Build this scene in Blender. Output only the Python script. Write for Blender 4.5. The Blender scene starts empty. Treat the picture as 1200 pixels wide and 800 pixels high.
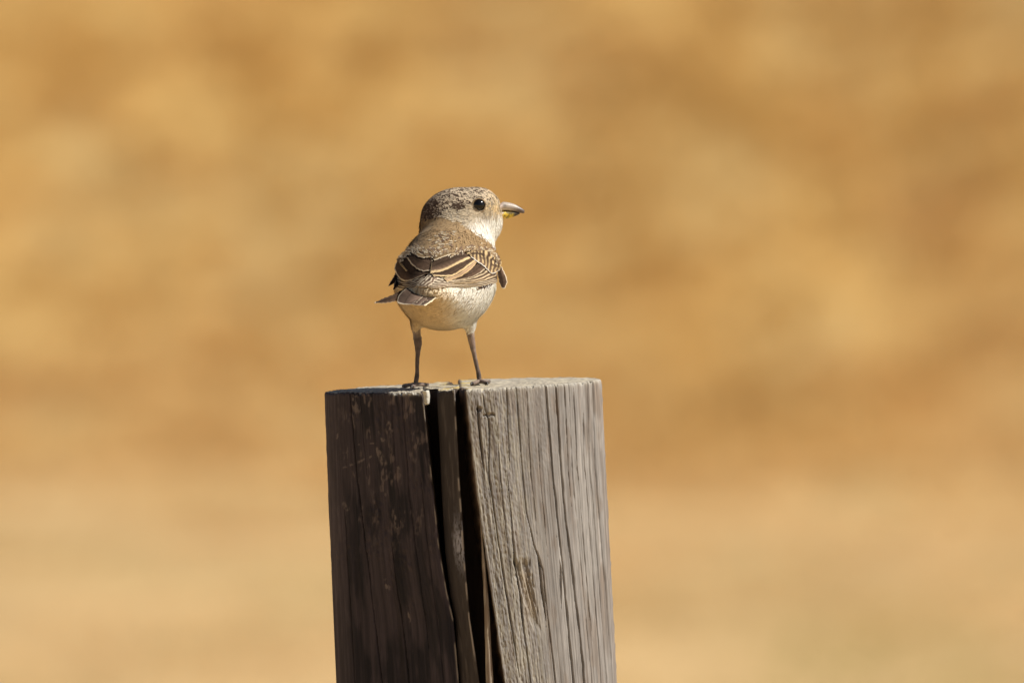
import bpy, math
import numpy as np
from mathutils import Vector

# ---------------------------------------------------------------- camera, sky, sun, exposure
U = 0.00042            # metres covered by one photo pixel at the post
H = 1.15               # height of the post top above the ground
DIST = 7.0             # camera to post
ELEV = math.radians(1.9)
SUN_EL = math.radians(49)
SUN_PSI = math.radians(9)      # sun stands to the right, a little on the camera's side

scene = bpy.context.scene
cam_data = bpy.data.cameras.new('camera')
cam = bpy.data.objects.new('camera', cam_data)
scene.collection.objects.link(cam)
scene.camera = cam
TGT = np.array([55 * U, 0.0, H + 50 * U])
FWD = np.array([0.0, math.cos(ELEV), -math.sin(ELEV)])
UP = np.array([0.0, math.sin(ELEV), math.cos(ELEV)])
CAM = TGT - FWD * DIST
cam.location = CAM
cam.rotation_euler = (math.pi / 2 - ELEV, 0, 0)
cam_data.sensor_width = 36.0
cam_data.lens = 36.0 * DIST / (1200 * U)
cam_data.clip_start = 0.1
cam_data.clip_end = 5000
cam_data.dof.use_dof = True
cam_data.dof.focus_distance = DIST - 0.03
cam_data.dof.aperture_fstop = 13.0

world = bpy.data.worlds.new('World')
scene.world = world
world.use_nodes = True
wn = world.node_tree.nodes
sky = wn.new('ShaderNodeTexSky')
sky.sky_type = 'NISHITA'
sky.sun_disc = False
sky.sun_elevation = SUN_EL
SDIR = Vector((math.cos(SUN_PSI) * math.cos(SUN_EL), -math.sin(SUN_PSI) * math.cos(SUN_EL), math.sin(SUN_EL)))
sky.sun_rotation = math.atan2(SDIR.x, SDIR.y)
wn['Background'].inputs['Strength'].default_value = 0.05
world.node_tree.links.new(sky.outputs[0], wn['Background'].inputs['Color'])

sun_data = bpy.data.lights.new('sun', 'SUN')
sun_data.energy = 5.0
sun_data.angle = math.radians(0.5)
sun_data.color = (1.0, 0.95, 0.87)
sun = bpy.data.objects.new('sun', sun_data)
scene.collection.objects.link(sun)
sun.rotation_euler = SDIR.to_track_quat('Z', 'Y').to_euler()
sun.location = (3, -1, 5)

scene.view_settings.view_transform = 'Standard'
scene.view_settings.look = 'None'
scene.view_settings.exposure = 0.15
scene.view_settings.gamma = 1.0
scene.render.engine = 'CYCLES'
scene.cycles.use_denoising = True
scene.cycles.max_bounces = 6

# ---------------------------------------------------------------- helpers
rng = np.random.default_rng(7)

def at(x, y, v):
    """photo pixel (x, y) on the plane v pixels behind the post axis -> world"""
    x, y, v = np.broadcast_arrays(np.asarray(x, float), np.asarray(y, float), np.asarray(v, float))
    k = U / DIST
    d = np.stack([(x - 600) * k, np.full(x.shape, FWD[1]) + (400 - y) * k * UP[1], np.full(x.shape, FWD[2]) + (400 - y) * k * UP[2]], -1)
    t = (v * U - CAM[1]) / d[..., 1]
    return CAM + d * t[..., None]

def lin(r, g, b):
    c = np.array([r, g, b], float) / 255.0
    return np.where(c <= 0.04045, c / 12.92, ((c + 0.055) / 1.055) ** 2.4)

def hash2(i, j, seed):
    n = (i.astype(np.int64) * 374761393 + j.astype(np.int64) * 668265263 + seed * 1274126177) & 0xffffffff
    n = ((n ^ (n >> 13)) * 1274126177) & 0xffffffff
    n = n ^ (n >> 16)
    return (n & 0xffffff) / float(0xffffff)

def noise2(x, y, seed=0):
    x, y = np.broadcast_arrays(np.asarray(x, float), np.asarray(y, float))
    i, j = np.floor(x), np.floor(y)
    fx, fy = x - i, y - j
    fx = fx * fx * (3 - 2 * fx); fy = fy * fy * (3 - 2 * fy)
    i = i.astype(np.int64); j = j.astype(np.int64)
    a, b = hash2(i, j, seed), hash2(i + 1, j, seed)
    c, d = hash2(i, j + 1, seed), hash2(i + 1, j + 1, seed)
    return (a * (1 - fx) + b * fx) * (1 - fy) + (c * (1 - fx) + d * fx) * fy

def fbm(x, y, seed=0, oct=4):
    s, a, t = 0, 1.0, 0
    for o in range(oct):
        s = s + a * noise2(x * 2 ** o, y * 2 ** o, seed + 17 * o); t += a; a *= 0.5
    return s / t

def smooth(a, b, x):
    t = np.clip((np.asarray(x, float) - a) / (b - a), 0, 1)
    return t * t * (3 - 2 * t)

def mix(a, b, f):
    f = np.asarray(f, float)
    if f.ndim: f = f[..., None]
    return a * (1 - f) + b * f

def make_mesh(name, verts, quads=None, tris=None, cols=None, mat=None, parent=None, smooth_shade=True):
    me = bpy.data.meshes.new(name)
    verts = np.asarray(verts, np.float32).reshape(-1, 3)
    nq = 0 if quads is None else len(quads)
    nt = 0 if tris is None else len(tris)
    loops = []
    if nq: loops.append(np.asarray(quads, np.int32).ravel())
    if nt: loops.append(np.asarray(tris, np.int32).ravel())
    loops = np.concatenate(loops)
    me.vertices.add(len(verts)); me.vertices.foreach_set('co', verts.ravel())
    me.loops.add(len(loops)); me.loops.foreach_set('vertex_index', loops)
    me.polygons.add(nq + nt)
    st = np.concatenate([np.arange(nq) * 4, nq * 4 + np.arange(nt) * 3]).astype(np.int32)
    me.polygons.foreach_set('loop_start', st)
    me.polygons.foreach_set('use_smooth', np.full(nq + nt, smooth_shade))
    if cols is not None:
        c = np.ones((len(verts), 4), np.float32); c[:, :3] = np.clip(np.asarray(cols).reshape(-1, 3), 0, 1)
        ca = me.color_attributes.new('Col', 'FLOAT_COLOR', 'POINT')
        ca.data.foreach_set('color', c.ravel())
    me.update(calc_edges=True)
    me.validate()
    if mat: me.materials.append(mat)
    ob = bpy.data.objects.new(name, me)
    scene.collection.objects.link(ob)
    if parent is not None:
        ob.parent = parent
        ob.matrix_parent_inverse = parent.matrix_world.inverted()
    return ob

def empty(name, loc):
    o = bpy.data.objects.new(name, None)
    o.empty_display_size = 0.05
    scene.collection.objects.link(o)
    o.location = loc
    bpy.context.view_layer.update()
    return o

def attr_material(name, rough=0.8, bump=0.0, bump_scale=900, spec=0.3, sheen=0.0, translucent=0.0, stretch=(1, 1, 1), vary=0.0):
    m = bpy.data.materials.new(name); m.use_nodes = True
    nt = m.node_tree; b = nt.nodes['Principled BSDF']
    a = nt.nodes.new('ShaderNodeAttribute'); a.attribute_name = 'Col'
    col = a.outputs['Color']
    tc = nt.nodes.new('ShaderNodeTexCoord'); mp = nt.nodes.new('ShaderNodeMapping')
    mp.inputs['Scale'].default_value = stretch
    nt.links.new(tc.outputs['Object'], mp.inputs['Vector'])
    nz = nt.nodes.new('ShaderNodeTexNoise'); nz.inputs['Scale'].default_value = bump_scale; nz.inputs['Detail'].default_value = 5
    nt.links.new(mp.outputs[0], nz.inputs['Vector'])
    if vary:
        mr = nt.nodes.new('ShaderNodeMapRange')
        mr.inputs['From Min'].default_value = 0.3; mr.inputs['From Max'].default_value = 0.7
        mr.inputs['To Min'].default_value = 1 - vary; mr.inputs['To Max'].default_value = 1 + vary
        nt.links.new(nz.outputs['Fac'], mr.inputs['Value'])
        vm = nt.nodes.new('ShaderNodeVectorMath'); vm.operation = 'SCALE'
        nt.links.new(col, vm.inputs[0]); nt.links.new(mr.outputs[0], vm.inputs['Scale'])
        col = vm.outputs[0]
    nt.links.new(col, b.inputs['Base Color'])
    b.inputs['Roughness'].default_value = rough
    b.inputs['Specular IOR Level'].default_value = spec
    if sheen: b.inputs['Sheen Weight'].default_value = sheen
    if bump:
        bp = nt.nodes.new('ShaderNodeBump'); bp.inputs['Strength'].default_value = bump; bp.inputs['Distance'].default_value = 0.0004
        nt.links.new(nz.outputs['Fac'], bp.inputs['Height']); nt.links.new(bp.outputs[0], b.inputs['Normal'])
    if translucent:
        tr = nt.nodes.new('ShaderNodeBsdfTranslucent'); mx = nt.nodes.new('ShaderNodeMixShader')
        nt.links.new(col, tr.inputs['Color']); mx.inputs[0].default_value = translucent
        nt.links.new(b.outputs[0], mx.inputs[1]); nt.links.new(tr.outputs[0], mx.inputs[2])
        nt.links.new(mx.outputs[0], nt.nodes['Material Output'].inputs['Surface'])
    return m

def curve(pts):
    pts = np.array(pts, float)
    return lambda y: np.interp(y, pts[:, 0], pts[:, 1])

def grid_quads(r, c, closed=False):
    i = np.arange(r - 1)[:, None]; j = np.arange(c if closed else c - 1)[None, :]
    j2 = (j + 1) % c
    return np.stack([i * c + j, i * c + j2, (i + 1) * c + j2, (i + 1) * c + j], -1).reshape(-1, 4)

# ---------------------------------------------------------------- ground
def bank_foot(x):
    return 28.3 + 0.3 * (fbm(np.asarray(x) * 0.5 + 3, np.asarray(x) * 0 + 1, 19, 3) - 0.5) * 2 - 0.08 * np.clip(x, -6, 6)
def ground_height(x, y):
    """level trodden ground round the post, rising into a low bank behind"""
    x, y = np.broadcast_arrays(np.asarray(x, float), np.asarray(y, float))
    h = 2.3 * smooth(-2.0, 9.0, y - bank_foot(x)) + 0.02 * np.clip(y - 36, 0, 300)
    h = h + 0.05 * (fbm(x * 1.1 + 5, y * 0.6 + 9, 3, 3) - 0.5) * smooth(27, 31, y)
    return h + 0.03 * (fbm(x * 1.3, y * 1.3, 4, 3) - 0.5)

def patch(x, y):
    """0 = trodden pale straw, 1 = golden grass of the bank"""
    n = fbm(x * 1.5 + 40, y * 0.45 + 3, 21, 3) - 0.5
    return smooth(-6.0, 2.5, y - bank_foot(x) + 3.2 * n)

ys = np.concatenate([np.linspace(-60, -8, 14), np.linspace(-7, 20, 55), np.linspace(20.2, 44, 190), np.geomspace(46, 3000, 40)])
xs = np.concatenate([-np.geomspace(2500, 7, 30), np.linspace(-6.8, 6.8, 181), np.geomspace(7, 2500, 30)])
GX, GY = np.meshgrid(xs, ys)
GZ = ground_height(GX, GY)
gm = bpy.data.materials.new('dry_ground'); gm.use_nodes = True
nt = gm.node_tree; b = nt.nodes['Principled BSDF']; b.inputs['Roughness'].default_value = 0.95; b.inputs['Specular IOR Level'].default_value = 0.1
ga = nt.nodes.new('ShaderNodeAttribute'); ga.attribute_name = 'Col'
gt = nt.nodes.new('ShaderNodeTexCoord')
n1 = nt.nodes.new('ShaderNodeTexNoise'); n1.inputs['Scale'].default_value = 7; n1.inputs['Detail'].default_value = 8; n1.inputs['Roughness'].default_value = 0.7
nt.links.new(gt.outputs['Object'], n1.inputs['Vector'])
mr = nt.nodes.new('ShaderNodeMapRange'); mr.inputs['From Min'].default_value = 0.3; mr.inputs['From Max'].default_value = 0.7
mr.inputs['To Min'].default_value = 0.75; mr.inputs['To Max'].default_value = 1.2
nt.links.new(n1.outputs['Fac'], mr.inputs['Value'])
vm = nt.nodes.new('ShaderNodeVectorMath'); vm.operation = 'SCALE'
nt.links.new(ga.outputs['Color'], vm.inputs[0]); nt.links.new(mr.outputs[0], vm.inputs['Scale'])
nt.links.new(vm.outputs[0], b.inputs['Base Color'])
bp = nt.nodes.new('ShaderNodeBump'); bp.inputs['Strength'].default_value = 0.6; bp.inputs['Distance'].default_value = 0.02
nt.links.new(n1.outputs['Fac'], bp.inputs['Height']); nt.links.new(bp.outputs[0], b.inputs['Normal'])
C_SAND = np.array([0.575, 0.388, 0.182]); C_SOIL = np.array([0.56, 0.35, 0.12])
gp = patch(GX, GY)
gc = mix(C_SAND[None, None, :] * np.ones(GX.shape + (1,)), C_SOIL[None, None, :] * np.ones(GX.shape + (1,)), gp)
gc = gc * (0.84 + 0.30 * fbm(GX * 4.0, GY * 0.9, 33, 3))[..., None]
gc = mix(gc, np.array([0.47, 0.33, 0.145]), smooth(0.52, 0.68, fbm(GX * 3.6 + 9, GY * 0.7, 35, 3)) * 0.6)
ground = make_mesh('ground', np.stack([GX, GY, GZ], -1), grid_quads(len(ys), len(xs)), cols=gc, mat=gm)
ground['kind'] = 'structure'; ground['label'] = 'flat field of sun bleached sandy soil and straw'

# ---------------------------------------------------------------- dry grass (one mass nobody could count)
def straw_colour(x, y, p):
    n = len(x)
    u_, w_ = x * 5.2 - y * 1.0, y * 0.75 + x * 1.6                       # the drifts of colour run slantwise over the bank
    a = fbm(u_ + 11, w_ + 3, 61, 3); d = fbm(u_ * 1.25 - 7, w_ * 1.1, 71, 3); e = fbm(u_ * 0.8 + 30, w_ * 0.6, 81, 2)
    gold, pale, ochre, olive = np.array([0.64, 0.405, 0.138]), np.array([0.67, 0.445, 0.185]), np.array([0.605, 0.37, 0.108]), np.array([0.61, 0.39, 0.125])
    c = mix(np.tile(gold, (n, 1)), pale, smooth(0.42, 0.66, a) * 0.75)
    c = mix(c, ochre, smooth(0.46, 0.68, d) * 0.8)
    c = mix(c, olive, smooth(0.52, 0.66, e) * 0.75)
    g = np.exp(-((x - 0.75) / 0.6) ** 2 - ((y - 34.0) / 1.5) ** 2)        # a greyer weedy patch near the crest
    c = mix(c, np.array([0.61, 0.50, 0.33]), g * 0.95)
    c = mix(c, np.array([0.73, 0.50, 0.245]), (1 - p) * 0.85)
    g = np.exp(-((x - 0.62) / 0.35) ** 2 - ((y - 17.6) / 1.8) ** 2)       # a little green left in the straw
    return mix(c, np.array([0.36, 0.35, 0.12]), g * 0.9)

def grass(name, n_tufts, x0, y0, y1, blades, hgt, wid, spread, label, bank, seed):
    r = np.random.default_rng(seed)
    tx = r.uniform(-x0, x0, n_tufts); ty = r.uniform(y0, y1, n_tufts)
    p = patch(tx, ty)
    clump = fbm(tx * 1.8, ty * 1.0, 51, 3)
    dens = smooth(0.08, 0.95, p) * (0.35 + 0.65 * smooth(0.25, 0.55, clump + 0.1)) if bank else (0.25 + 0.75 * smooth(0.4, 0.6, clump)) * (np.hypot(tx, ty) > 0.25)
    keep = r.random(n_tufts) < dens
    tx, ty, p, clump = tx[keep], ty[keep], p[keep], clump[keep]; n = len(tx)
    th = hgt * (0.5 + 0.8 * r.random(n)) * (0.8 + 0.4 * clump)
    tc = straw_colour(tx, ty, p)
    B = n * blades
    ti = np.repeat(np.arange(n), blades)
    ang = r.random(B) * 2 * np.pi; rad = spread * np.sqrt(r.random(B))
    bx = tx[ti] + np.cos(ang) * rad; by = ty[ti] + np.sin(ang) * rad
    bz = ground_height(bx, by) - 0.01
    lean = 0.4 + 1.1 * r.random(B); la = ang + r.normal(0, 0.7, B)
    hh = th[ti] * (0.5 + 0.6 * r.random(B))
    w = wid * (0.6 + 0.8 * r.random(B)); fa = r.random(B) * np.pi
    wx, wy = np.cos(fa) * w, np.sin(fa) * w
    V = np.zeros((B, 5, 3))
    for k, (u, ww) in enumerate(((0, 1), (0, -1), (0.55, 0.8), (0.55, -0.8), (1, 0))):
        V[:, k, 0] = bx + np.cos(la) * lean * hh * u ** 1.7 + wx * ww
        V[:, k, 1] = by + np.sin(la) * lean * hh * u ** 1.7 + wy * ww
        V[:, k, 2] = bz + hh * u * (1 - 0.3 * lean * u)
    cols = tc[ti][:, None, :] * (0.8 + 0.4 * r.random(B))[:, None, None] * np.ones((1, 5, 1))
    base = np.arange(B)[:, None] * 5
    ob = make_mesh(name, V, base + np.array([[0, 1, 3, 2]]), base + np.array([[2, 3, 4]]), cols, M_GRASS)
    ob['kind'] = 'stuff'; ob['label'] = label; ob['category'] = 'grass'
    return ob

M_GRASS = attr_material('straw_grass', 0.7, spec=0.25, translucent=0.45)
grass('tall_dry_grass', 25000, 11.0, 22.5, 37.5, 16, 0.115, 0.005, 0.08, 'golden dry grass covering the bank far behind the post', True, 11)
grass('short_dry_grass', 14000, 7.0, 12.0, 30.0, 14, 0.05, 0.003, 0.10, 'short pale trodden straw on the level ground before the bank', False, 12)
grass('sparse_dry_grass', 2500, 6.0, -5.0, 12.0, 10, 0.09, 0.0025, 0.10, 'sparse dry grass tufts around the foot of the post', False, 13)

# ---------------------------------------------------------------- fence post
def ztop(X):                                   # slightly leaning, so the sawn top slopes up to the right
    return H - 0.4 * U + 0.0405 * X

LEAN = 0.045
def edge_curve(pts):
    f = curve(pts); yl, xl = pts[-1]
    return lambda y: f(y) + np.maximum(0, y - yl) * LEAN
LL = edge_curve([(440, 379.5), (457, 380), (600, 385.5), (800, 394.5)])
LR = edge_curve([(440, 493.5), (459, 494.5), (473, 497), (560, 506.5), (640, 515), (690, 524), (720, 531), (800, 538)])
SL = edge_curve([(440, 510), (455, 512), (560, 517), (640, 521.5), (690, 527), (720, 532.5), (800, 540)])
SR = edge_curve([(440, 532), (455, 532.5), (560, 538), (600, 541), (650, 544), (720, 550), (760, 556), (800, 562)])
RL = edge_curve([(440, 545), (455, 546), (545, 555.5), (600, 562.5), (650, 570), (700, 577.5), (800, 592)])
PL = edge_curve([(595, 562), (650, 564.5), (700, 567), (800, 569.5)])
PR = edge_curve([(595, 563), (650, 568), (700, 572.5), (800, 578.5)])
RR = edge_curve([(440, 703.5), (444, 704), (620, 713), (800, 722.5)])
NB = 450 + H / U                               # photo row of the ground

ROWS = np.concatenate([np.linspace(0, 6, 9), np.arange(7.4, 372, 1.4), np.geomspace(376, H / U + 110, 60)])

def section(name, ring, front_n, disp, color, rows=ROWS, topcol=None, toprough=1.0, seed=0, label=None, topdrop=0.0, cap=True):
    """loft closed rings (x, v in photo pixels) down the post; disp pushes the surface out along its normal"""
    R = len(rows)
    y = 455 + rows
    X, Vv, S = ring(y)                         # (R, N) each; S = 0..1 across the front, <0 elsewhere
    N = X.shape[1]
    tx = np.roll(X, -1, 1) - np.roll(X, 1, 1); tv = np.roll(Vv, -1, 1) - np.roll(Vv, 1, 1)
    ln = np.hypot(tx, tv) + 1e-6
    nx, nv = -tv / ln, tx / ln                 # rings run left -> right along the front (v negative): outward is towards -v
    cxm, cvm = X.mean(1, keepdims=True), Vv.mean(1, keepdims=True)
    sgn = np.sign(((X - cxm) * nx + (Vv - cvm) * nv).mean())
    nx, nv = nx * sgn, nv * sgn
    Y2 = np.broadcast_to(y[:, None], X.shape)
    d = disp(X, Y2, S)
    rim = np.exp(-rows / 1.3)[:, None] * 1.6    # worn top edge
    X = X + nx * (d - rim); Vv = Vv + nv * (d - rim)
    wx = (X - 545) * U * (1 + Vv * U / DIST) + 55 * U * (Vv * U / DIST) * -1
    wy = Vv * U
    wob = (fbm(X / 9.0, Vv / 9.0, 200 + seed, 3) - 0.5) * 3.2 * toprough + (fbm(X / 2.2, Vv / 2.2, 230 + seed, 2) - 0.5) * 1.6 * toprough
    wz = ztop(wx) - rows[:, None] * U - 3.2 * smooth(0.56, 0.80, fbm(X / 3.2, Vv / 9.0, 260 + seed, 2)) * U * np.exp(-rows / 2.2)[:, None] + wob * U * np.exp(-rows / 12.0)[:, None] - topdrop * U
    cols = color(X, Y2, S, d)
    verts = [np.stack([wx, wy, wz], -1).reshape(-1, 3)]; cl = [cols.reshape(-1, 3)]
    quads = [grid_quads(R, N, True)[:, ::-1]]
    # cap: rings shrinking to the middle
    K = 26
    c0 = np.array([X[0].mean(), Vv[0].mean()])
    for k in range(1, K + 1):
        f = 1 - (k / K) * 0.985
        xx = c0[0] + (X[0] - c0[0]) * f; vv = c0[1] + (Vv[0] - c0[1]) * f
        wxx = (xx - 545) * U * (1 + vv * U / DIST); 
        h = (fbm(xx / 9.0, vv / 9.0, 200 + seed, 3) - 0.5) * 3.2 * toprough + (fbm(xx / 2.2, vv / 2.2, 230 + seed, 2) - 0.5) * 1.6 * toprough
        h = h - topdrop
        verts.append(np.stack([wxx, vv * U, ztop(wxx) + h * U], -1)); cl.append(topcol(xx, vv))
        a = ((R + k - 1) if k > 1 else 0) * N; bq = (R + k) * N
        j = np.arange(N); j2 = (j + 1) % N
        if k == 1: a = 0
        else: a = (R + k - 2) * N
        bq = (R + k - 1) * N
        quads.append(np.stack([a + j, a + j2, bq + j2, bq + j], -1))
    ob = make_mesh(name, np.concatenate(verts), np.concatenate(quads), cols=np.concatenate(cl), mat=M_WOOD, parent=post)
    if label: ob['label'] = label
    return ob

def groove(X, Y, path, width, depth, y0, y1, seed=0):
    """V crack following path(y) in photo pixels"""
    c = path(Y) + (fbm(Y / 30.0, Y * 0 + seed, 300 + seed, 3) - 0.5) * 1.5
    w = width * (0.5 + fbm(Y / 22.0, Y * 0, 320 + seed, 2)) * smooth(y0 - 12, y0 + 6, Y) * (1 - smooth(y1 - 40, y1 + 4, Y)) + 1e-3
    return -depth * np.clip(1 - np.abs(X - c) / w, 0, 1)

def topcol(xx, vv):
    a = fbm(xx / 5, vv / 5, 400, 4); g = fbm(xx / 1.8, vv / 3.5, 410, 2); l = fbm(xx / 14, vv / 20, 420, 3)
    c = mix(np.tile(np.array([0.34, 0.30, 0.24]), (len(xx), 1)), np.array([0.52, 0.46, 0.35]), smooth(0.35, 0.65, a))
    c = mix(c, np.array([0.13, 0.105, 0.08]), smooth(0.58, 0.75, g) * 0.6)
    lich = smooth(0.5, 0.66, l) * np.exp(-((xx - 536) / 26.0) ** 2)
    return mix(c, np.array([0.55, 0.40, 0.10]), lich * 0.8)

M_WOOD = attr_material('weathered_wood', 0.85, 0.35, 520, 0.25, stretch=(1, 1, 0.12), vary=0.16)
post = empty('fence_post', (0, 0, 0))
post['label'] = 'weathered split round wooden post with deep cracks under the small bird'
post['category'] = 'post'

# --- right section: sun bleached, rough beside the crack, long drying cracks
def ring_right(y):
    n1 = 330
    ph = np.linspace(0, 1, n1); t = np.sin(ph * np.pi / 2) * 0.55 + ph * 0.45
    l, r = RL(y)[:, None], RR(y)[:, None]
    x = l + (r - l) * t; v = -160 * np.sqrt(np.clip(1 - t ** 2, 0, 1)) + 34 * t * (1 - t) - 2
    v = np.broadcast_to(v, x.shape)
    ph2 = np.linspace(0, np.pi / 2, 40)[1:]
    xb = 536 + LEAN * (y[:, None] - 455) + (r - 536 - LEAN * (y[:, None] - 455)) * np.cos(ph2); vb = np.broadcast_to(160 * np.sin(ph2), xb.shape) - 2
    k = np.linspace(0, 1, 34)[1:-1]
    xe, ve = xb[:, -1:], 158.0
    m = 9 + 0 * l
    xw1 = xe + (l - 9 - xe) * np.clip(k / 0.5, 0, 1); vw1 = 158 + (-85 - 158) * np.clip(k / 0.5, 0, 1)
    kk = np.clip((k - 0.5) / 0.5, 0, 1)
    xw = np.where(k < 0.5, xw1, l - 9 + 9 * kk); vw = np.where(k < 0.5, vw1, -85 + (-162 + 85) * kk)
    X = np.concatenate([x, xb, xw], 1); V = np.concatenate([v, vb, np.broadcast_to(vw, xw.shape)], 1)
    S = np.full(X.shape, -1.0); S[:, :n1] = t
    return X, V, S

R_GROOVES = [  # (points y,x), width, depth, y0, y1
    ([(455, 565), (480, 569), (492, 573), (560, 573), (640, 585), (800, 610)], 1.6, 5, 470, 800),
    ([(455, 559), (490, 561), (520, 564), (560, 568), (640, 580), (800, 606)], 2.2, 6, 478, 560),
    ([(455, 605), (547, 612), (600, 617), (640, 626), (669, 636), (720, 641), (800, 651)], 1.2, 4, 440, 1200),
    ([(455, 640), (557, 648), (660, 659), (800, 672)], 1.5, 6, 440, 1400),
    ([(455, 651), (557, 658), (620, 664), (784, 684)], 1.6, 6, 440, 1400),
    ([(455, 661), (557, 666), (800, 690)], 0.9, 3, 440, 600),
    ([(455, 672), (557, 677), (800, 697)], 0.9, 3, 470, 760),
    ([(455, 683), (557, 686), (800, 704)], 1.0, 3.5, 500, 1400),
    ([(455, 695), (557, 698), (784, 717)], 1.3, 5, 440, 1400),
    ([(455, 590), (547, 594), (650, 603), (800, 622)], 1.1, 4, 560, 1000),
    ([(455, 593), (547, 597), (700, 612), (800, 625)], 0.9, 3, 440, 560),
    ([(640, 600), (700, 610), (740, 613), (800, 622)], 2.0, 6, 655, 745),
    ([(455, 617), (557, 622), (800, 647)], 0.7, 2, 440, 640),
    ([(455, 580), (557, 586), (800, 612)], 0.8, 2.5, 500, 700),
    ([(455, 667), (557, 671), (800, 693)], 0.7, 2.2, 440, 900),
    ([(455, 689), (557, 692), (800, 711)], 0.8, 2.5, 440, 900),
    ([(640, 627), (660, 632), (735, 640), (800, 645)], 2.4, 6, 655, 735),
    ([(640, 652), (668, 657), (715, 658), (800, 664)], 1.9, 5, 668, 722),
    ([(455, 628), (557, 633), (800, 655)], 0.7, 2, 520, 660),
]
def disp_right(X, Y, S):
    l, r = RL(Y), RR(Y); t = np.where(S >= 0, S, 0.0)
    g = t * 165                                            # grain coordinate
    yy = Y / 200.0
    d = (noise2(g / 1.5, yy, 1) - 0.5) * 0.6 + (noise2(g / 4.0, yy * 0.7, 2) - 0.5) * 0.8 + (noise2(g / 15, yy * 0.5, 3) - 0.5) * 1.5 + (noise2(g / 0.9, yy * 2, 4) - 0.5) * 0.3
    rough = (1 - smooth(0.22, 0.52, t)) + 0.6 * np.exp(-((t - 0.55) / 0.10) ** 2) * (1 - smooth(520, 600, Y))
    rn = (fbm(g / 2.0, Y / 4.0, 5, 3) - 0.5) * 1.3 + (noise2(g / 0.9, Y / 2.0, 6) - 0.5) * 0.6
    d = d + rn * rough
    for i, (p, w, dep, y0, y1) in enumerate(R_GROOVES):
        d = d + groove(X, Y, edge_curve(p), w * 0.72, dep, y0, y1, i)
    # flaked notches
    def flake(x0, y0, rx, ry, dep, seed):
        e = ((X - x0) / rx) ** 2 + ((Y - y0) / ry) ** 2 + (fbm(X / 4, Y / 4, seed, 2) - 0.5) * 0.9
        return -dep * (1 - smooth(0.7, 1.0, e))
    d = d + flake(561, 479, 3.6, 3.4, 4, 31) + flake(573, 486, 7, 1.6, 3.0, 32)
    slope = smooth(652, 664, Y) * (1 - smooth(722, 744, Y))
    xc = X - (609 + (Y - 655) * 0.24); hw = 10.5 - (Y - 655) * 0.075
    inside = (1 - smooth(0.75, 1.05, np.abs(xc) / np.maximum(hw, 2) + (fbm(X / 3, Y / 9, 33, 2) - 0.5) * 0.8)) * slope
    d = d + inside * (-2.4 + (fbm(xc / 2.2, Y / 30.0, 34, 3) - 0.5) * 5.0)
    return np.where(S >= 0, d * smooth(-0.01, 0.03, np.where(S >= 0, S + 0.01, 0)), (noise2(Y / 8, X / 5, 8) - 0.5) * 2)

def col_right(X, Y, S, d):
    t = np.where(S >= 0, S, 0.0); g = t * 165
    a = noise2(g / 3.2, Y / 120, 41); b = fbm(g / 11, Y / 70, 42, 3); f = fbm(g / 1.6, Y / 16, 43, 3)
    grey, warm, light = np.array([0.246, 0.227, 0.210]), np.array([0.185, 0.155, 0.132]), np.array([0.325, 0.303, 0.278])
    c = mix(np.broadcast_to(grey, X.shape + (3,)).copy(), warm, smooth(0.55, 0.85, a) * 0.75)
    c = mix(c, light, smooth(0.45, 0.75, b) * 0.55)
    rough = 1 - smooth(0.25, 0.55, t)
    c = mix(c, np.array([0.35, 0.32, 0.26]), rough * smooth(0.4, 0.65, f) * 0.8)
    c = mix(c, np.array([0.18, 0.135, 0.10]), smooth(0.60, 0.78, fbm(g / 9, Y / 40, 44, 3)) * 0.4)
    c = c * (0.80 + 0.40 * noise2(g / 0.8, Y / 110, 46))[..., None] * (0.86 + 0.28 * noise2(g / 0.55, Y / 9, 47))[..., None]
    fl = np.exp(-((X - 609 - (Y - 655) * 0.24) / 7.0) ** 2) * smooth(658, 675, Y) * (1 - smooth(710, 740, Y))
    c = mix(c, np.array([0.36, 0.28, 0.18]), fl * 0.5)
    c = mix(c, np.array([0.05, 0.04, 0.03]), smooth(2.0, 5.5, -d) * 0.75)        # darker with depth in the cracks
    c = mix(c, np.array([0.50, 0.46, 0.37]), np.exp(-(Y - 455) / 3.0) * 0.6)
    return np.where(S[..., None] >= 0, c, np.array([0.15, 0.105, 0.078]) * (0.6 + 0.8 * noise2(Y / 10, X / 3, 45))[..., None])
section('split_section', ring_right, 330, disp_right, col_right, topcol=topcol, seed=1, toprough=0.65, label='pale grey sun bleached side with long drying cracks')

# --- left section: dark brown face, far darker than the right section
def ring_left(y):
    n1 = 240
    t = np.linspace(0, 1, n1)
    l, r = LL(y)[:, None], LR(y)[:, None]
    x = l + (r - l) * t; v = -18 - 134 * (0.78 * t + 0.22 * np.sqrt(t)) ; v = np.broadcast_to(v, x.shape)
    v = v + 5 * np.exp(-(1 - t) / 0.03) 
    cx = 536 + LEAN * (y[:, None] - 455)
    k = np.linspace(0, 1, 36)[1:]
    xw = np.where(k < 0.45, r + 6 * k / 0.45, r + 6 + (cx - 4 - r - 6) * np.clip((k - 0.45) / 0.55, 0, 1))
    vw = np.where(k < 0.45, -150 + 130 * k / 0.45, -20 + (156 + 20) * np.clip((k - 0.45) / 0.55, 0, 1))
    ph = np.linspace(np.pi / 2, 0, 42)[1:-1]
    xb = cx - 4 - (cx - 4 - l) * np.cos(ph); vb = np.broadcast_to(-18 + 174 * np.sin(ph), xb.shape)
    X = np.concatenate([x, xw, xb], 1); V = np.concatenate([v, np.broadcast_to(vw, xw.shape), vb], 1)
    S = np.full(X.shape, -1.0); S[:, :n1] = t
    return X, V, S
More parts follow.
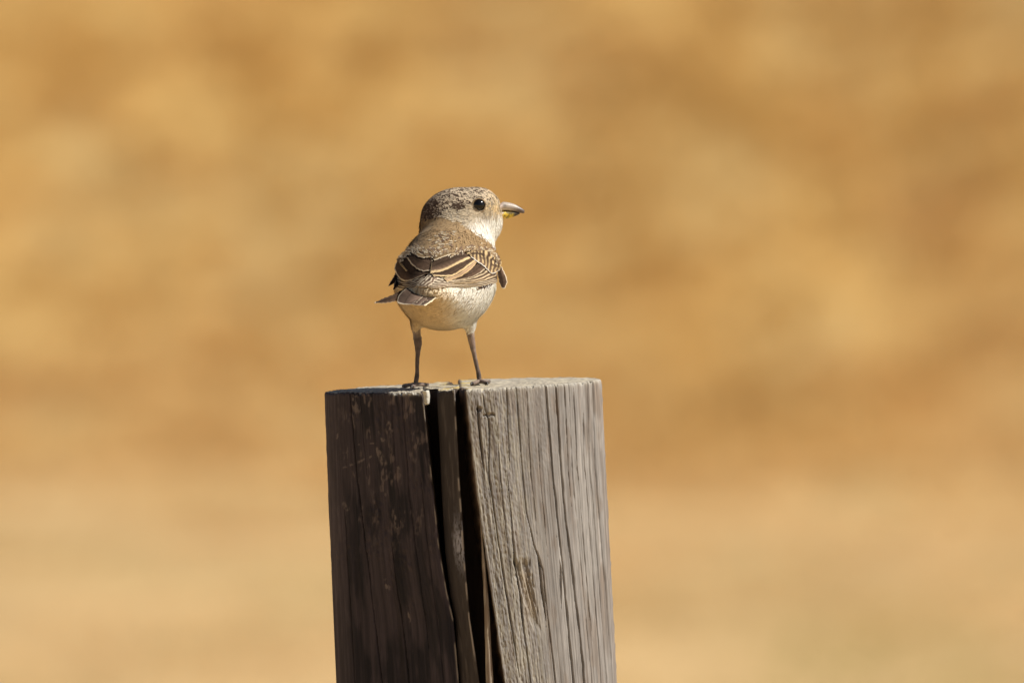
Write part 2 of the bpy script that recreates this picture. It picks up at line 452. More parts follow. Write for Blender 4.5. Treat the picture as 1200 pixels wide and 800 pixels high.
L_GROOVES = [
    ([(455, 409), (560, 418), (800, 448)], 0.9, 4, 440, 1400),
    ([(455, 422), (560, 430), (800, 458)], 0.7, 2, 440, 560),
    ([(455, 445), (660, 461), (784, 478)], 0.9, 4, 640, 1400),
    ([(455, 470), (560, 478), (580, 480), (800, 508)], 0.8, 3, 440, 760),
    ([(455, 395), (560, 401), (680, 408), (800, 415)], 0.7, 2.5, 600, 1400),
    ([(455, 458), (560, 465), (800, 494)], 0.7, 2, 440, 600),
    ([(455, 482), (600, 497), (800, 522)], 0.7, 2.5, 560, 1400),
]
def disp_left(X, Y, S):
    t = np.where(S >= 0, S, 0.0); g = t * 118; yy = Y / 100.0
    d = (noise2(g / 2.3, yy, 11) - 0.5) * 0.7 + (noise2(g / 7, yy * 0.6, 12) - 0.5) * 1.6 + (noise2(g / 22, yy * 0.4, 13) - 0.5) * 3.0
    rough = smooth(0.5, 0.7, fbm(g / 16, Y / 40, 14, 3)) * (1 - smooth(640, 760, Y))
    d = d + (fbm(g / 2.4, Y / 7, 15, 3) - 0.5) * 2.6 * rough
    for i, (p, w, dep, y0, y1) in enumerate(L_GROOVES):
        d = d + groove(X, Y, edge_curve(p), w, dep, y0, y1, 40 + i)
    return np.where(S >= 0, d * (0.35 + 0.65 * smooth(0.02, 0.12, t)), (noise2(Y / 9, X / 4, 16) - 0.5) * 0.8)
def line_mask(X, Y, x0, y0, x1, y1, w, seed):
    dx, dy = x1 - x0, y1 - y0; L2 = dx * dx + dy * dy
    t = np.clip(((X - x0) * dx + (Y - y0) * dy) / L2, 0, 1)
    dd = np.hypot(X - x0 - dx * t, Y - y0 - dy * t)
    return (1 - smooth(w * 0.4, w, dd)) * smooth(0.25, 0.5, fbm(X / 5, Y / 5, seed, 2))
def col_left(X, Y, S, d):
    t = np.where(S >= 0, S, 0.0); g = t * 118
    a = noise2(g / 3.0, Y / 130, 51); b = fbm(g / 12, Y / 60, 52, 4); f = fbm(g / 2.2, Y / 22, 53, 3)
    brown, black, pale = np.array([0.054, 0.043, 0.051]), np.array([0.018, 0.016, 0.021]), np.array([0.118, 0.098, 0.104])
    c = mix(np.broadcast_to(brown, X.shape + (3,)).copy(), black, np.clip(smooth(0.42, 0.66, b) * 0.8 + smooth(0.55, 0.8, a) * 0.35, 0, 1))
    c = mix(c, pale, (1 - smooth(0.02, 0.20, t)) * 0.45 + smooth(0.66, 0.85, f) * 0.35 * (1 - smooth(560, 700, Y)))  # sky and ground bounce painted along the left edge, plus pale grain flecks
    sc = np.zeros(X.shape)
    for k, q in enumerate([(397, 528, 413, 522, 1.3), (396, 545, 415, 538, 1.5), (418, 537, 438, 528, 1.6), (420, 516, 440, 514, 1.0), (442, 522, 450, 537, 5), (455, 491, 460, 502, 4), (416, 462, 418, 475, 6.0),
                           (394, 508, 399, 500, 2.2), (445, 502, 449, 510, 3.5), (462, 600, 465, 612, 3.0), (452, 676, 455, 683, 4.5), (479, 712, 480, 722, 2.0), (403, 585, 406, 592, 3), (466, 541, 468, 546, 2)]):
        sc = np.maximum(sc, line_mask(X, Y, *q, 60 + k))
    sc = sc * smooth(0.40, 0.62, fbm(X / 2.6, Y / 5.5, 59, 3))
    worn = smooth(0.56, 0.70, fbm(X / 9, Y / 22, 90, 4)) * smooth(0.40, 0.60, fbm(X / 2.4, Y / 7, 91, 3)) * (1 - smooth(560, 680, Y)) * smooth(0.05, 0.2, t)
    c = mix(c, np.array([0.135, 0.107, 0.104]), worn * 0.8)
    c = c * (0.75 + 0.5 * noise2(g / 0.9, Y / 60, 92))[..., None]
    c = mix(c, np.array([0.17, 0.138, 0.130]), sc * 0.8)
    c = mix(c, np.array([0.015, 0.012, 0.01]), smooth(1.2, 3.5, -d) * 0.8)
    c = mix(c, np.array([0.36, 0.31, 0.25]), smooth(0.985, 0.998, t) * smooth(0.3, 0.6, noise2(Y / 14, Y * 0, 55)) * 0.8)  # sun catching the right edge, painted as a thin pale line
    wt = smooth(448, 470, X + 8 * (noise2(X / 4, X * 0, 56) - 0.5)) * np.exp(-np.maximum(0, Y - 455 - 3.0 * noise2(X / 3, X * 0, 57)) / 1.0)
    c = mix(c, np.array([0.72, 0.68, 0.58]), np.clip(wt, 0, 1) * 0.9)
    return np.where(S[..., None] >= 0, c, np.array([0.06, 0.042, 0.032]) * (0.6 + 0.8 * noise2(Y / 10, X / 3, 58))[..., None])
section('split_section', ring_left, 240, disp_left, col_left, topcol=topcol, seed=2, label='dark brown side with scuffs and black streaks', topdrop=2.0)

# --- thin sliver standing inside the crack
def ring_sliver(y):
    n1 = 50; t = np.linspace(0, 1, n1)
    l, r = SL(y)[:, None], SR(y)[:, None]
    x = l + (r - l) * t; v = np.broadcast_to(-140 - 14 * t + 5 * np.exp(-(1 - t) / 0.06) * 0 + 4 * np.exp(-t / 0.1), x.shape)
    # behind the crack the sliver broadens into the heart of the post, so no light shows through
    rl, lr = RL(y)[:, None], LR(y)[:, None]
    k = np.linspace(0, 1, 28)[1:]; f = smooth(0.30, 0.45, k)
    xr = (r + 1.0 - 3 * k) * (1 - f) + (rl + 3) * f; vr = np.broadcast_to(-154 + 200 * k, xr.shape)
    k2 = np.linspace(0, 1, 28)[:-1]; f2 = 1 - smooth(0.55, 0.70, k2)
    xl = (l + 2 * (1 - k2)) * (1 - f2) + (lr + 1) * f2; vl = np.broadcast_to(46 - 182 * k2, xl.shape)
    X = np.concatenate([x, xr, xl], 1); V = np.concatenate([v, vr, vl], 1)
    S = np.full(X.shape, -1.0); S[:, :n1] = t
    return X, V, S
def disp_sliver(X, Y, S):
    t = np.where(S >= 0, S, 0.0); g = t * 20
    d = (noise2(g / 2.4, Y / 90, 71) - 0.5) * 0.6 + (noise2(g / 6, Y / 40, 72) - 0.5) * 1.0 + (fbm(g / 3, Y / 14, 73, 2) - 0.5) * 0.8 * smooth(690, 740, Y)
    return np.where(S >= 0, d, 0)
def col_sliver(X, Y, S, d):
    t = np.where(S >= 0, S, 0.0)
    f = fbm(t * 9, Y / 25, 74, 3)
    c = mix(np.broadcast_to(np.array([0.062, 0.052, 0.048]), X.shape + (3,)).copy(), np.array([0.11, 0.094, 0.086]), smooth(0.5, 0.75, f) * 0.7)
    wb = np.exp(-((Y - 634) / 24.0) ** 2) * smooth(0.40, 0.70, t + 0.25 * (fbm(t * 8, Y / 6, 75, 2) - 0.5))  # bluish sky gloss painted onto the dark sliver
    c = mix(c, np.array([0.42, 0.42, 0.48]), np.clip(wb, 0, 1) * smooth(0.25, 0.50, fbm(t * 20, Y / 3.5, 76, 2)) * 0.9)
    c = mix(c, np.array([0.40, 0.35, 0.30]), smooth(0.90, 0.97, t) * smooth(0.25, 0.5, noise2(Y / 12, Y * 0, 77)) * 0.9)  # sunlit right edge painted as a pale strip
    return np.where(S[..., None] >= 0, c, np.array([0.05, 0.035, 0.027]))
section('sliver', ring_sliver, 50, disp_sliver, col_sliver, topcol=topcol, seed=3, label='narrow dark sliver standing inside the crack', topdrop=1.0)

# --- splinter peeling off the bleached side, starting well below the top
def ring_splinter(y):
    n1 = 14; t = np.linspace(0, 1, n1)
    l, r = PL(y)[:, None], PR(y)[:, None]
    x = l + (r - l) * t; v = np.broadcast_to(-158 - 3 * np.sin(t * np.pi), x.shape)
    k = np.linspace(0, 1, 8)[1:-1]
    xr = r - 0.3 * (r - l) * k; vr = np.broadcast_to(-158 + 30 * k, xr.shape)
    xl = l + 0.3 * (r - l) * (1 - k); vl = np.broadcast_to(-128 - 30 * k, xl.shape)
    X = np.concatenate([x, xr, xl], 1); V = np.concatenate([v, vr, vl], 1)
    S = np.full(X.shape, -1.0); S[:, :n1] = t
    return X, V, S
def col_splinter(X, Y, S, d):
    f = fbm(X / 2.0, Y / 20, 78, 3)
    return mix(np.broadcast_to(np.array([0.26, 0.20, 0.15]), X.shape + (3,)).copy(), np.array([0.40, 0.34, 0.26]), smooth(0.4, 0.65, f))
rs = ROWS[(ROWS > 142)]
section('splinter', ring_splinter, 14, lambda X, Y, S: (noise2(X / 2, Y / 20, 79) - 0.5) * 0.6, col_splinter, rows=rs, topcol=lambda a, b: np.tile(np.array([0.2, 0.15, 0.11]), (len(a), 1)), seed=4)
# the splinter starts below the sawn top: move its cap down to its own first row
sp = bpy.data.objects['splinter'].data
co = np.zeros(len(sp.vertices) * 3, np.float32); sp.vertices.foreach_get('co', co); co = co.reshape(-1, 3)
nring = len(co) // (len(rs) + 26)
co[len(rs) * nring:, 2] -= rs[0] * U * 0.98
sp.vertices.foreach_set('co', co.ravel()); sp.update()

# ---------------------------------------------------------------- bird
M_PLUME = attr_material('plumage', 0.85, 0.0, 900, 0.05, sheen=0.05, translucent=0.22)
M_FEATHER = attr_material('flight_feather', 0.75, 0.15, 700, 0.02, vary=0.10)
M_HORN = attr_material('horn', 0.38, 0.2, 1500, 0.5, vary=0.12)
M_SKIN = attr_material('scaly_leg_skin', 0.55, 0.5, 1500, 0.4, vary=0.2)
M_EYE = bpy.data.materials.new('dark_eye'); M_EYE.use_nodes = True
eb = M_EYE.node_tree.nodes['Principled BSDF']; eb.inputs['Base Color'].default_value = (0.006, 0.005, 0.005, 1); eb.inputs['Roughness'].default_value = 0.16

bird = empty('bird', tuple(at(525, 452, -50)))
bird['label'] = 'small brown and cream bird with streaked wings standing on the post top'
bird['category'] = 'bird'

# body as one smooth implicit surface in photo pixels (x right, y down, v away)
ELL = [  # cx, cy, cv, rx, ry, rv, yaw (deg), pitch (deg), blend
    (521.5, 329.5, -42, 58.5, 57, 92, 10, 7, 0),
    (531, 300, -22, 49.5, 40, 66, 8, 0, 12),
    (537, 274, 0, 42, 34, 46, 0, 0, 12),
    (541, 252, 4, 46, 32.5, 35, 0, 0, 10),
    (563, 245, 4, 22.5, 24, 27, 0, 0, 9),
    (568, 263, 4, 19, 19, 23, 0, 0, 9),
    (509, 264, 2, 15, 24, 24, 0, 0, 8),
    (508, 340, -112, 30, 20, 46, 8, 0, 12),
    (487.5, 377, -54, 6.0, 15, 9, 0, 0, 7),
    (551, 376, -44, 7.0, 17, 10, 0, 0, 7),
]
st = 1.6
gx = np.arange(440, 612, st); gy = np.arange(206, 412, st); gv = np.arange(-176, 100, st)
PX, PY, PV = np.meshgrid(gx, gy, gv, indexing='ij')
F = None
for (cx, cy, cv, rx, ry, rv, yaw, pitch, k) in ELL:
    a, x, y, v = math.radians(yaw), PX - cx, PY - cy, PV - cv
    x, v = x * math.cos(a) - v * math.sin(a), x * math.sin(a) + v * math.cos(a)
    a = math.radians(pitch)
    y, v = y * math.cos(a) + v * math.sin(a), -y * math.sin(a) + v * math.cos(a)
    k0 = np.sqrt((x / rx) ** 2 + (y / ry) ** 2 + (v / rv) ** 2) + 1e-6
    k1 = np.sqrt((x / rx ** 2) ** 2 + (y / ry ** 2) ** 2 + (v / rv ** 2) ** 2) + 1e-6
    d = k0 * (k0 - 1) / k1
    if F is None: F = d
    else:
        h = np.clip(0.5 + 0.5 * (F - d) / k, 0, 1)
        F = F * (1 - h) + d * h - k * h * (1 - h)

def surface_nets(F, org, st):
    s = F < 0
    n = np.array(F.shape) - 1
    acc = np.zeros(tuple(n) + (3,)); cnt = np.zeros(tuple(n))
    sl = lambda o: tuple(slice(o[i], o[i] + n[i]) for i in range(3))
    for ax in range(3):
        o1, o2 = [i for i in range(3) if i != ax]
        for p in (0, 1):
            for q in (0, 1):
                a = [0, 0, 0]; a[o1], a[o2] = p, q
                b = list(a); b[ax] = 1
                fa, fb = F[sl(a)], F[sl(b)]
                cr = (fa < 0) != (fb < 0)
                t = np.where(cr, fa / np.where(cr, fa - fb, 1), 0)
                pos = np.zeros(tuple(n) + (3,)); pos[..., o1] = p; pos[..., o2] = q; pos[..., ax] = t
                acc += pos * cr[..., None]; cnt += cr
    m = cnt > 0
    idx = -np.ones(tuple(n), np.int64); idx[m] = np.arange(m.sum())
    cell = np.argwhere(m)
    V = (cell + acc[m] / cnt[m][:, None]) * st + org
    Q = []
    for ax in range(3):
        o1, o2 = [(1, 2), (2, 0), (0, 1)][ax]
        a = [slice(None)] * 3; b = [slice(None)] * 3
        a[ax] = slice(0, -1); b[ax] = slice(1, None)
        cr = s[tuple(a)] != s[tuple(b)]
        e = np.argwhere(cr)
        e = e[(e[:, o1] > 0) & (e[:, o2] > 0) & (e[:, o1] < n[o1]) & (e[:, o2] < n[o2]) & (e[:, ax] < n[ax])]
        def get(p, q):
            c = e.copy(); c[:, o1] -= p; c[:, o2] -= q
            return idx[c[:, 0], c[:, 1], c[:, 2]]
        q = np.stack([get(0, 0), get(1, 0), get(1, 1), get(0, 1)], 1)
        flip = s[tuple(a)][cr][: len(cr[cr])] if False else s[e[:, 0], e[:, 1], e[:, 2]]
        q[flip] = q[flip][:, ::-1]
        Q.append(q)
    return V, np.concatenate(Q)
BV, BQ = surface_nets(F, np.array([gx[0], gy[0], gv[0]]), st)

# front height map (v of the side turned to the camera), for laying feathers on the body
ins = F < 0
hit = ins.any(2); first = ins.argmax(2)
VF = np.where(hit, gv[np.clip(first, 0, len(gv) - 1)], np.nan)
filled = VF.copy()
for _ in range(40):                                    # grow past the outline
    pad = np.pad(filled, 1, constant_values=np.nan)
    nb = np.stack([pad[1 + i:pad.shape[0] - 1 + i, 1 + j:pad.shape[1] - 1 + j] for i in (-1, 0, 1) for j in (-1, 0, 1)])
    import warnings
    with warnings.catch_warnings():
        warnings.simplefilter('ignore'); mn = np.nanmean(nb, 0)
    filled = np.where(np.isnan(filled), mn, filled)
filled = np.where(np.isnan(filled), 0, filled)
blur = filled.copy()
for _ in range(5):
    pad = np.pad(blur, 1, mode='edge')
    blur = sum(pad[1 + i:pad.shape[0] - 1 + i, 1 + j:pad.shape[1] - 1 + j] for i in (-1, 0, 1) for j in (-1, 0, 1)) / 9
def vfront(x, y, hm=None):
    hm = blur if hm is None else hm
    fx = np.clip((np.asarray(x, float) - gx[0]) / st, 0, len(gx) - 1.01); fy = np.clip((np.asarray(y, float) - gy[0]) / st, 0, len(gy) - 1.01)
    i, j = fx.astype(int), fy.astype(int); fx, fy = fx - i, fy - j
    return (hm[i, j] * (1 - fx) + hm[i + 1, j] * fx) * (1 - fy) + (hm[i, j + 1] * (1 - fx) + hm[i + 1, j + 1] * fx) * fy

# plumage colours by body region
CREAM, WHITE, BUFF = np.array([0.82, 0.70, 0.50]), np.array([0.93, 0.90, 0.82]), np.array([0.76, 0.58, 0.33])
TAN, DBROWN, GREYB = np.array([0.42, 0.285, 0.15]), np.array([0.10, 0.064, 0.045]), np.array([0.24, 0.17, 0.12])
mant = curve([(470, 262), (497, 257), (520, 252), (538, 257), (552, 267), (566, 276), (578, 284), (600, 300)])     # upper edge of the mantle
scap = curve([(455, 310), (467, 304), (479, 292), (493, 289), (508, 295), (526, 296), (544, 290), (562, 287), (577, 292), (586, 303), (600, 320)])
wbot = curve([(455, 334), (462, 338), (497, 334), (523, 336), (560, 334), (580, 332), (600, 322)])
eyel = curve([(480, 268), (500, 262), (516, 252), (534, 243), (550, 240), (575, 241), (590, 236), (620, 236)])     # crown above, cheek below
def region(x, y, v):
    """returns base colour, dark-mottle probability, colour spread, kind (0 body,1 head top,2 cheek/throat,3 mantle,4 wing)"""
    n = len(x)
    col = np.tile(CREAM, (n, 1)); dark = np.full(n, 0.02); kind = np.zeros(n, int)
    back = v < vfront(x, y, filled) + 55
    # under parts: buff by the vent, white flank broadened and brightened to paint in sunlight
    f = smooth(512, 548, x - 0.25 * (y - 350))
    col = mix(np.tile(BUFF * 0.35 + CREAM * 0.65, (n, 1)), WHITE, f)
    col = mix(col, WHITE, smooth(0, 40, v) * 0.7)
    dark = 0.0 + 0.03 * f
    head = y < mant(x)
    crown = head & (y < eyel(x))
    cheek = head & ~crown
    fx = smooth(498, 526, x)
    col[crown] = mix(mix(np.tile(GREYB, (n, 1)), np.array([0.64, 0.52, 0.37]), fx), np.array([0.66, 0.52, 0.33]), smooth(566, 586, x))[crown]
    dark = np.where(crown, 0.66 - 0.20 * fx - 0.22 * smooth(555, 585, x), dark)
    kind[crown] = 1
    cc = mix(mix(np.tile(np.array([0.30, 0.225, 0.15]), (n, 1)), np.array([0.55, 0.45, 0.31]), smooth(505, 535, x)), WHITE, smooth(0, 16, (x - 551) * 0.5 + (y - 256) * 0.9) * 0.92)
    cc = mix(cc, np.array([0.66, 0.49, 0.26]), np.exp(-((x - 580) / 9.0) ** 2 - ((y - 243) / 6.0) ** 2))
    col[cheek] = cc[cheek]
    dark = np.where(cheek, 0.30 * (1 - smooth(0, 14, (x - 550) * 0.5 + (y - 255) * 0.9)) + 0.03, dark)
    kind[cheek] = 2
    streak = head & (np.exp(-((x - 541) / 9.0) ** 2 - ((y - 241 + 0.1 * (x - 541)) / 3.6) ** 2) > 0.25)
    dark = np.where(streak, 0.92, dark)
    nape = head & (x + 0.25 * (y - 250) < 511) & (y > 234)
    dark = np.where(nape, 0.82, dark)  # brown nape, mottled denser to paint in its shaded side
    er_ = np.exp(-((x - 563) / 12.0) ** 2 - ((y - 241) / 10.0) ** 2) * head
    col = mix(col, np.array([0.72, 0.60, 0.42]), er_ * 0.8)
    dark = np.where(streak, dark, dark * (1 - 0.85 * er_))
    mt = (~head) & (y < scap(x)) & back & (v < 25)
    m = mix(np.tile(TAN, (n, 1)), np.array([0.27, 0.185, 0.105]), 1 - smooth(480, 515, x))  # darker tan on the left paints in the shaded side of the back
    col[mt] = m[mt]; dark = np.where(mt, 0.02, dark); kind[mt] = 3
    wg = (~head) & (~mt) & (y < wbot(x)) & back
    col[wg] = DBROWN * 1.5; dark = np.where(wg, 0.5, dark); kind[wg] = 4
    return col, dark, kind

bc, bd, bk = region(BV[:, 0], BV[:, 1], BV[:, 2])
bc = mix(bc, DBROWN, bd * 0.6)
body = make_mesh('body', at(BV[:, 0], BV[:, 1], BV[:, 2]), BQ, cols=bc, mat=M_PLUME, parent=bird)

# small overlapping contour feathers over the whole body
me = body.data
vn = np.zeros(len(me.vertices) * 3, np.float32); me.vertex_normals.foreach_get('vector', vn); vn = vn.reshape(-1, 3)
WV = at(BV[:, 0], BV[:, 1], BV[:, 2])
e1 = WV[BQ[:, 1]] - WV[BQ[:, 0]]; e2 = WV[BQ[:, 3]] - WV[BQ[:, 0]]
area = np.linalg.norm(np.cross(e1, e2), axis=1)
if ((vn * (WV - WV.mean(0))).sum(1)).mean() < 0:
    vn = -vn
def plumage(name, count, L, W, seed, lift, only=None, dens=None):
    r = np.random.default_rng(seed)
    pr = area / area.sum()
    q = r.choice(len(BQ), count, p=pr)
    w = r.dirichlet(np.ones(4), count)
    px = (BV[BQ[q]] * w[..., None]).sum(1); p = (WV[BQ[q]] * w[..., None]).sum(1)
    n = (vn[BQ[q]] * w[..., None]).sum(1); n /= np.linalg.norm(n, axis=1, keepdims=True)
    x, y, v = px.T
    # colours read a little along the feather
    jx = x + r.normal(0, 1.6, count); jy = y + r.normal(0, 1.6, count)
    col, dark, kind = region(jx, jy, v)
    keep = kind != 4
    if only is not None: keep &= only(x, y, v, kind)
    bx, by = 590.0, 246.0                                              # head feathers stream back from the bill
    fl_head = np.stack([x - bx, (y - by) * 1.0, np.zeros(count)], 1); fl_head /= np.linalg.norm(fl_head, axis=1, keepdims=True) + 1e-6
    fl_body = np.stack([np.full(count, -0.25) + 0.006 * (522 - x) * -1, np.full(count, 0.55), np.full(count, -0.75)], 1)
    fl_thr = np.tile(np.array([-0.25, 1.0, -0.1]), (count, 1))
    under = smooth(335, 350, y)
    fl_und = np.stack([-0.35 * np.ones(count), 0.9 * np.ones(count), -0.5 * np.ones(count)], 1)
    f = np.where((kind == 1)[:, None], fl_head, fl_body)
    tw = smooth(-6, 6, (x - 556) * 0.6 + (y - 256)) * (kind == 2)
    f = np.where((kind == 2)[:, None], fl_head * (1 - tw)[:, None] + fl_thr * tw[:, None], f)
    f = np.where((kind == 0)[:, None], fl_body * (1 - under)[:, None] + fl_und * under[:, None], f)
    f = f + r.normal(0, 0.16, (count, 3))
    f = f * np.array([1, 1, 1]); f = np.stack([f[:, 0], f[:, 2], -f[:, 1]], 1)         # to world axes
    f = f - n * (f * n).sum(1, keepdims=True); f /= np.linalg.norm(f, axis=1, keepdims=True) + 1e-6
    s = np.cross(n, f)
    Ls = L * U * (0.7 + 0.6 * r.random(count)); Ws = W * U * (0.7 + 0.6 * r.random(count))
    hs = np.where(kind == 1, 0.62, np.where(kind == 2, 0.75, 1.0))          # finer on the head
    Ls *= hs * np.where(kind == 1, 0.7, 1); Ws *= hs * np.where(kind == 1, 1.0, 1.0)
    leg_ = 1 - 0.55 * smooth(372, 384, y); Ls *= leg_; Ws *= leg_
    isd = r.random(count) < dark
    dk = np.where((kind == 1)[:, None], DBROWN * 0.9, np.where((kind == 3)[:, None], np.array([0.15, 0.10, 0.06]), np.array([0.42, 0.35, 0.26])))
    dk = np.where((dark > 0.6)[:, None], DBROWN, dk)
    base = np.where(isd[:, None], dk, col) * (1 + (r.random(count) - 0.5) * np.where(kind == 3, 0.18, np.where(kind == 0, 0.22, 0.36)))[:, None]
    V = np.zeros((count, 7, 3)); C = np.zeros((count, 7, 3))
    for k, (u, ww) in enumerate(((0, .55), (0, -.55), (.45, 1), (.45, -1), (.82, .72), (.82, -.72), (1.0, 0))):
        lf = lift * (u ** 1.2) - 0.10 * u * u
        V[:, k] = p + f * (u * Ls)[:, None] + s * (ww * Ws)[:, None] + n * (Ls * lf + 0.3 * U - abs(ww) * Ws * 0.25)[:, None]
        C[:, k] = base * (0.86 if u == 0 else 1.0 + 0.08 * u)
    tipc = (kind == 1) & ~isd
    C[tipc, 4:] *= 1.1
    V, C = V[keep], C[keep]; m = len(V)
    b0 = np.arange(m)[:, None] * 7
    qd = np.concatenate([b0 + np.array([[0, 1, 3, 2]]), b0 + np.array([[2, 3, 5, 4]])])
    ob = make_mesh(name, V, qd, b0 + np.array([[4, 5, 6]]), C, M_PLUME, bird)
    ob['kind'] = 'stuff'
    return ob
plumage('contour_feathers', 16000, 8.5, 2.0, 101, 0.10)
plumage('head_feathers', 22000, 7.0, 2.0, 103, 0.13, only=lambda x, y, v, k: (k == 1) | (k == 2))
plumage('downy_barbs', 13000, 10.0, 0.42, 102, 0.17, only=lambda x, y, v, k: (k == 0) | ((k == 2) & (x > 545)))

plumage('stray_barbs', 4500, 7.0, 0.30, 104, 0.28, only=lambda x, y, v, k: k >= 0)

# ---- flight feathers: laid on the body, each its own mesh
def Z2(X, Y):
    return 430 + X / 6.667, 260 + Y / 6.667
FE = np.array([0.74, 0.62, 0.45])        # pale fringe
TANP = np.array([0.56, 0.41, 0.215])     # tan panel
FD = np.array([0.085, 0.055, 0.040])     # dark centre
FG = np.array([0.105, 0.071, 0.052])      # greyer dark

def part_root(name):
    o = empty(name, tuple(bird.location)); o.parent = bird; o.matrix_parent_inverse = bird.matrix_world.inverted()
    bpy.context.view_layer.update()
    return o
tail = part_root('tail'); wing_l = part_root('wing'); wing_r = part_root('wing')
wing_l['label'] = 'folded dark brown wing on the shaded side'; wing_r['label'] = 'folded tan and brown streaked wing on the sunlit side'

def spline(P, n):
    P = np.array(P, float); L = np.concatenate([[0], np.cumsum(np.linalg.norm(np.diff(P, axis=0), axis=1))]); L /= L[-1]
    T = np.gradient(P, L, axis=0) if len(P) > 2 else np.repeat((P[1] - P[0])[None], 2, 0)
    u = np.linspace(0, 1, n); i = np.clip(np.searchsorted(L, u, 'right') - 1, 0, len(P) - 2); h = (L[i + 1] - L[i])
    t = ((u - L[i]) / h)[:, None]; h = h[:, None]
    return (2*t**3 - 3*t**2 + 1) * P[i] + (t**3 - 2*t**2 + t) * h * T[i] + (-2*t**3 + 3*t**2) * P[i + 1] + (t**3 - t**2) * h * T[i + 1]

SEED = [0]
def vane(parent, A, B, off, dark=FD, edge=FE, ea=0.0, eb=0.0, tip=0.0, depth=None, stripes=0, stripe_along=True, edge_b=None, name='feather', round_tip=0.0, lift=1.2, mottle=0.38, root=0.0):
    """one feather (or one stack of feather edges): a sheet between two traced edges A and B, root to tip"""
    SEED[0] += 1; sd = SEED[0]
    n, m = 46, 25
    zz = lambda P: np.array([Z2(*p) for p in P])
    PA, PB = spline(zz(A), n), spline(zz(B), n)
    u = np.linspace(0, 1, n)[:, None]; a = np.linspace(0, 1, m)[None, :]
    XY = PA[:, None, :] * (1 - a[..., None]) + PB[:, None, :] * a[..., None]
    if round_tip:                                    # bow the free end outwards
        d = (PA[-1] - PA[-4] + PB[-1] - PB[-4]); d = d / (np.linalg.norm(d) + 1e-6)
        XY = XY + d * (round_tip / 6.667 * smooth(0.5, 1, u) * (1 - (2 * a - 1) ** 2))[..., None]
    x, y = XY[..., 0], XY[..., 1]
    rag = (noise2(u * 22, 0 * u + sd, 500) - 0.5)
    x = x + 0.9 * (noise2(u * 26, a * 0 + 3 * sd, 501) - 0.5) * (2 * a - 1); y = y + 0.9 * (noise2(u * 26, a * 0 + 5 * sd, 502) - 0.5) * (2 * a - 1)
    if depth is None: v = vfront(x, y) - off - lift * np.sin(np.pi * a) * 0.8 - 0.8 * u
    else: v = np.interp(u, np.linspace(0, 1, len(depth)), depth) - off - lift * np.sin(np.pi * a) + 0 * x
    wpx = np.linalg.norm(PA - PB, axis=1)[:, None] + 1e-3        # fringe widths are in pixels
    fa = 1 - smooth(ea * 0.6, ea + 0.25, a * wpx + rag * 0.35) if ea > 0 else 0 * x
    fb = 1 - smooth(eb * 0.6, eb + 0.25, (1 - a) * wpx + rag * 0.35) if eb > 0 else 0 * x
    Lp = np.linalg.norm(np.diff((PA + PB) / 2, axis=0), axis=1).sum()
    ft = 1 - smooth(tip * 0.6, tip + 0.3, (1 - u) * Lp + rag * 0.4) + 0 * a if tip > 0 else 0 * x
    barb = 0.80 + 0.40 * noise2(u * Lp * 0.9 + np.abs(a - 0.5) * wpx * 0.8, a * 1.5 + sd, 510)
    soft = noise2(u * 3, a * 2.5 + sd, 511)
    dk = dark * np.ones((n, m, 1)) * barb[..., None] * (1 - mottle + 2 * mottle * soft)[..., None]
    dk = dk * (0.72 + 0.75 * smooth(0.25, 1.0, a) * (0.4 + 0.6 * u))[..., None]  # lighter sheen painted towards the B edge
    dk = mix(dk, dk * 0.45, np.exp(-((a - 0.42) * wpx / 0.5) ** 2) * 0.7 * (0 if stripes else 1))
    if stripes:
        w = (a if stripe_along else u) * stripes + (0.45 if stripe_along else 0.6) * (noise2((u if stripe_along else a) * 5, (a if stripe_along else u) * stripes * 0.5, 512 + sd) - 0.5)
        f = w - np.floor(w)
        dk = mix(dk, edge * (0.75 + 0.35 * noise2(u * 9, a * 7, 513 + sd))[..., None], smooth(0.40, 0.66, f) * (1 - smooth(0.82, 1.0, f)) * smooth(0.15, 0.45, noise2(u * 7 + sd, a * 9, 515)))
    col = mix(dk, edge * np.ones((n, m, 1)), fa)
    col = mix(col, (edge if edge_b is None else edge_b) * np.ones((n, m, 1)), fb)
    col = mix(col, edge * np.ones((n, m, 1)), ft)
    col = col * (0.88 + 0.24 * noise2(u * 30, a * 14 + sd, 514))[..., None]
    ob = make_mesh(name, at(x, y, v).reshape(-1, 3), grid_quads(n, m), cols=col.reshape(-1, 3), mat=M_FEATHER, parent=parent)
    md = ob.modifiers.new('thickness', 'SOLIDIFY'); md.thickness = 0.00008; md.offset = 0
    return ob
BR = np.array([0.105, 0.068, 0.046])
# tail: points towards the viewer and a little left
TD = [-112, -152, -194]
vane(tail, [(300, 520), (200, 568), (120, 600), (58, 629)], [(300, 600), (180, 630), (110, 636), (60, 635)], 0, FG * 0.75, FE * 0.8, 0, 0.5, 1.6, depth=[-108, -140, -170])
vane(tail, [(345, 495), (275, 545), (240, 595), (236, 630)], [(520, 500), (480, 545), (420, 600), (376, 642)], 0, FG * 0.9, FE * 0.7, 0.3, 0.3, 0.6, depth=TD, round_tip=10, mottle=0.4)
vane(tail, [(460, 500), (440, 545), (392, 600), (352, 640)], [(570, 512), (535, 555), (480, 610), (432, 651)], 1.5, FG * 1.2, FE * 0.65, 0.45, 0.3, 0.5, depth=TD, round_tip=6, mottle=0.4)
vane(tail, [(530, 508), (505, 550), (452, 608), (408, 650)], [(600, 518), (570, 555), (512, 606), (444, 655)], 3.0, FG * 0.85, FE * 0.75, 0.6, 0.4, 0.4, depth=TD, mottle=0.4)
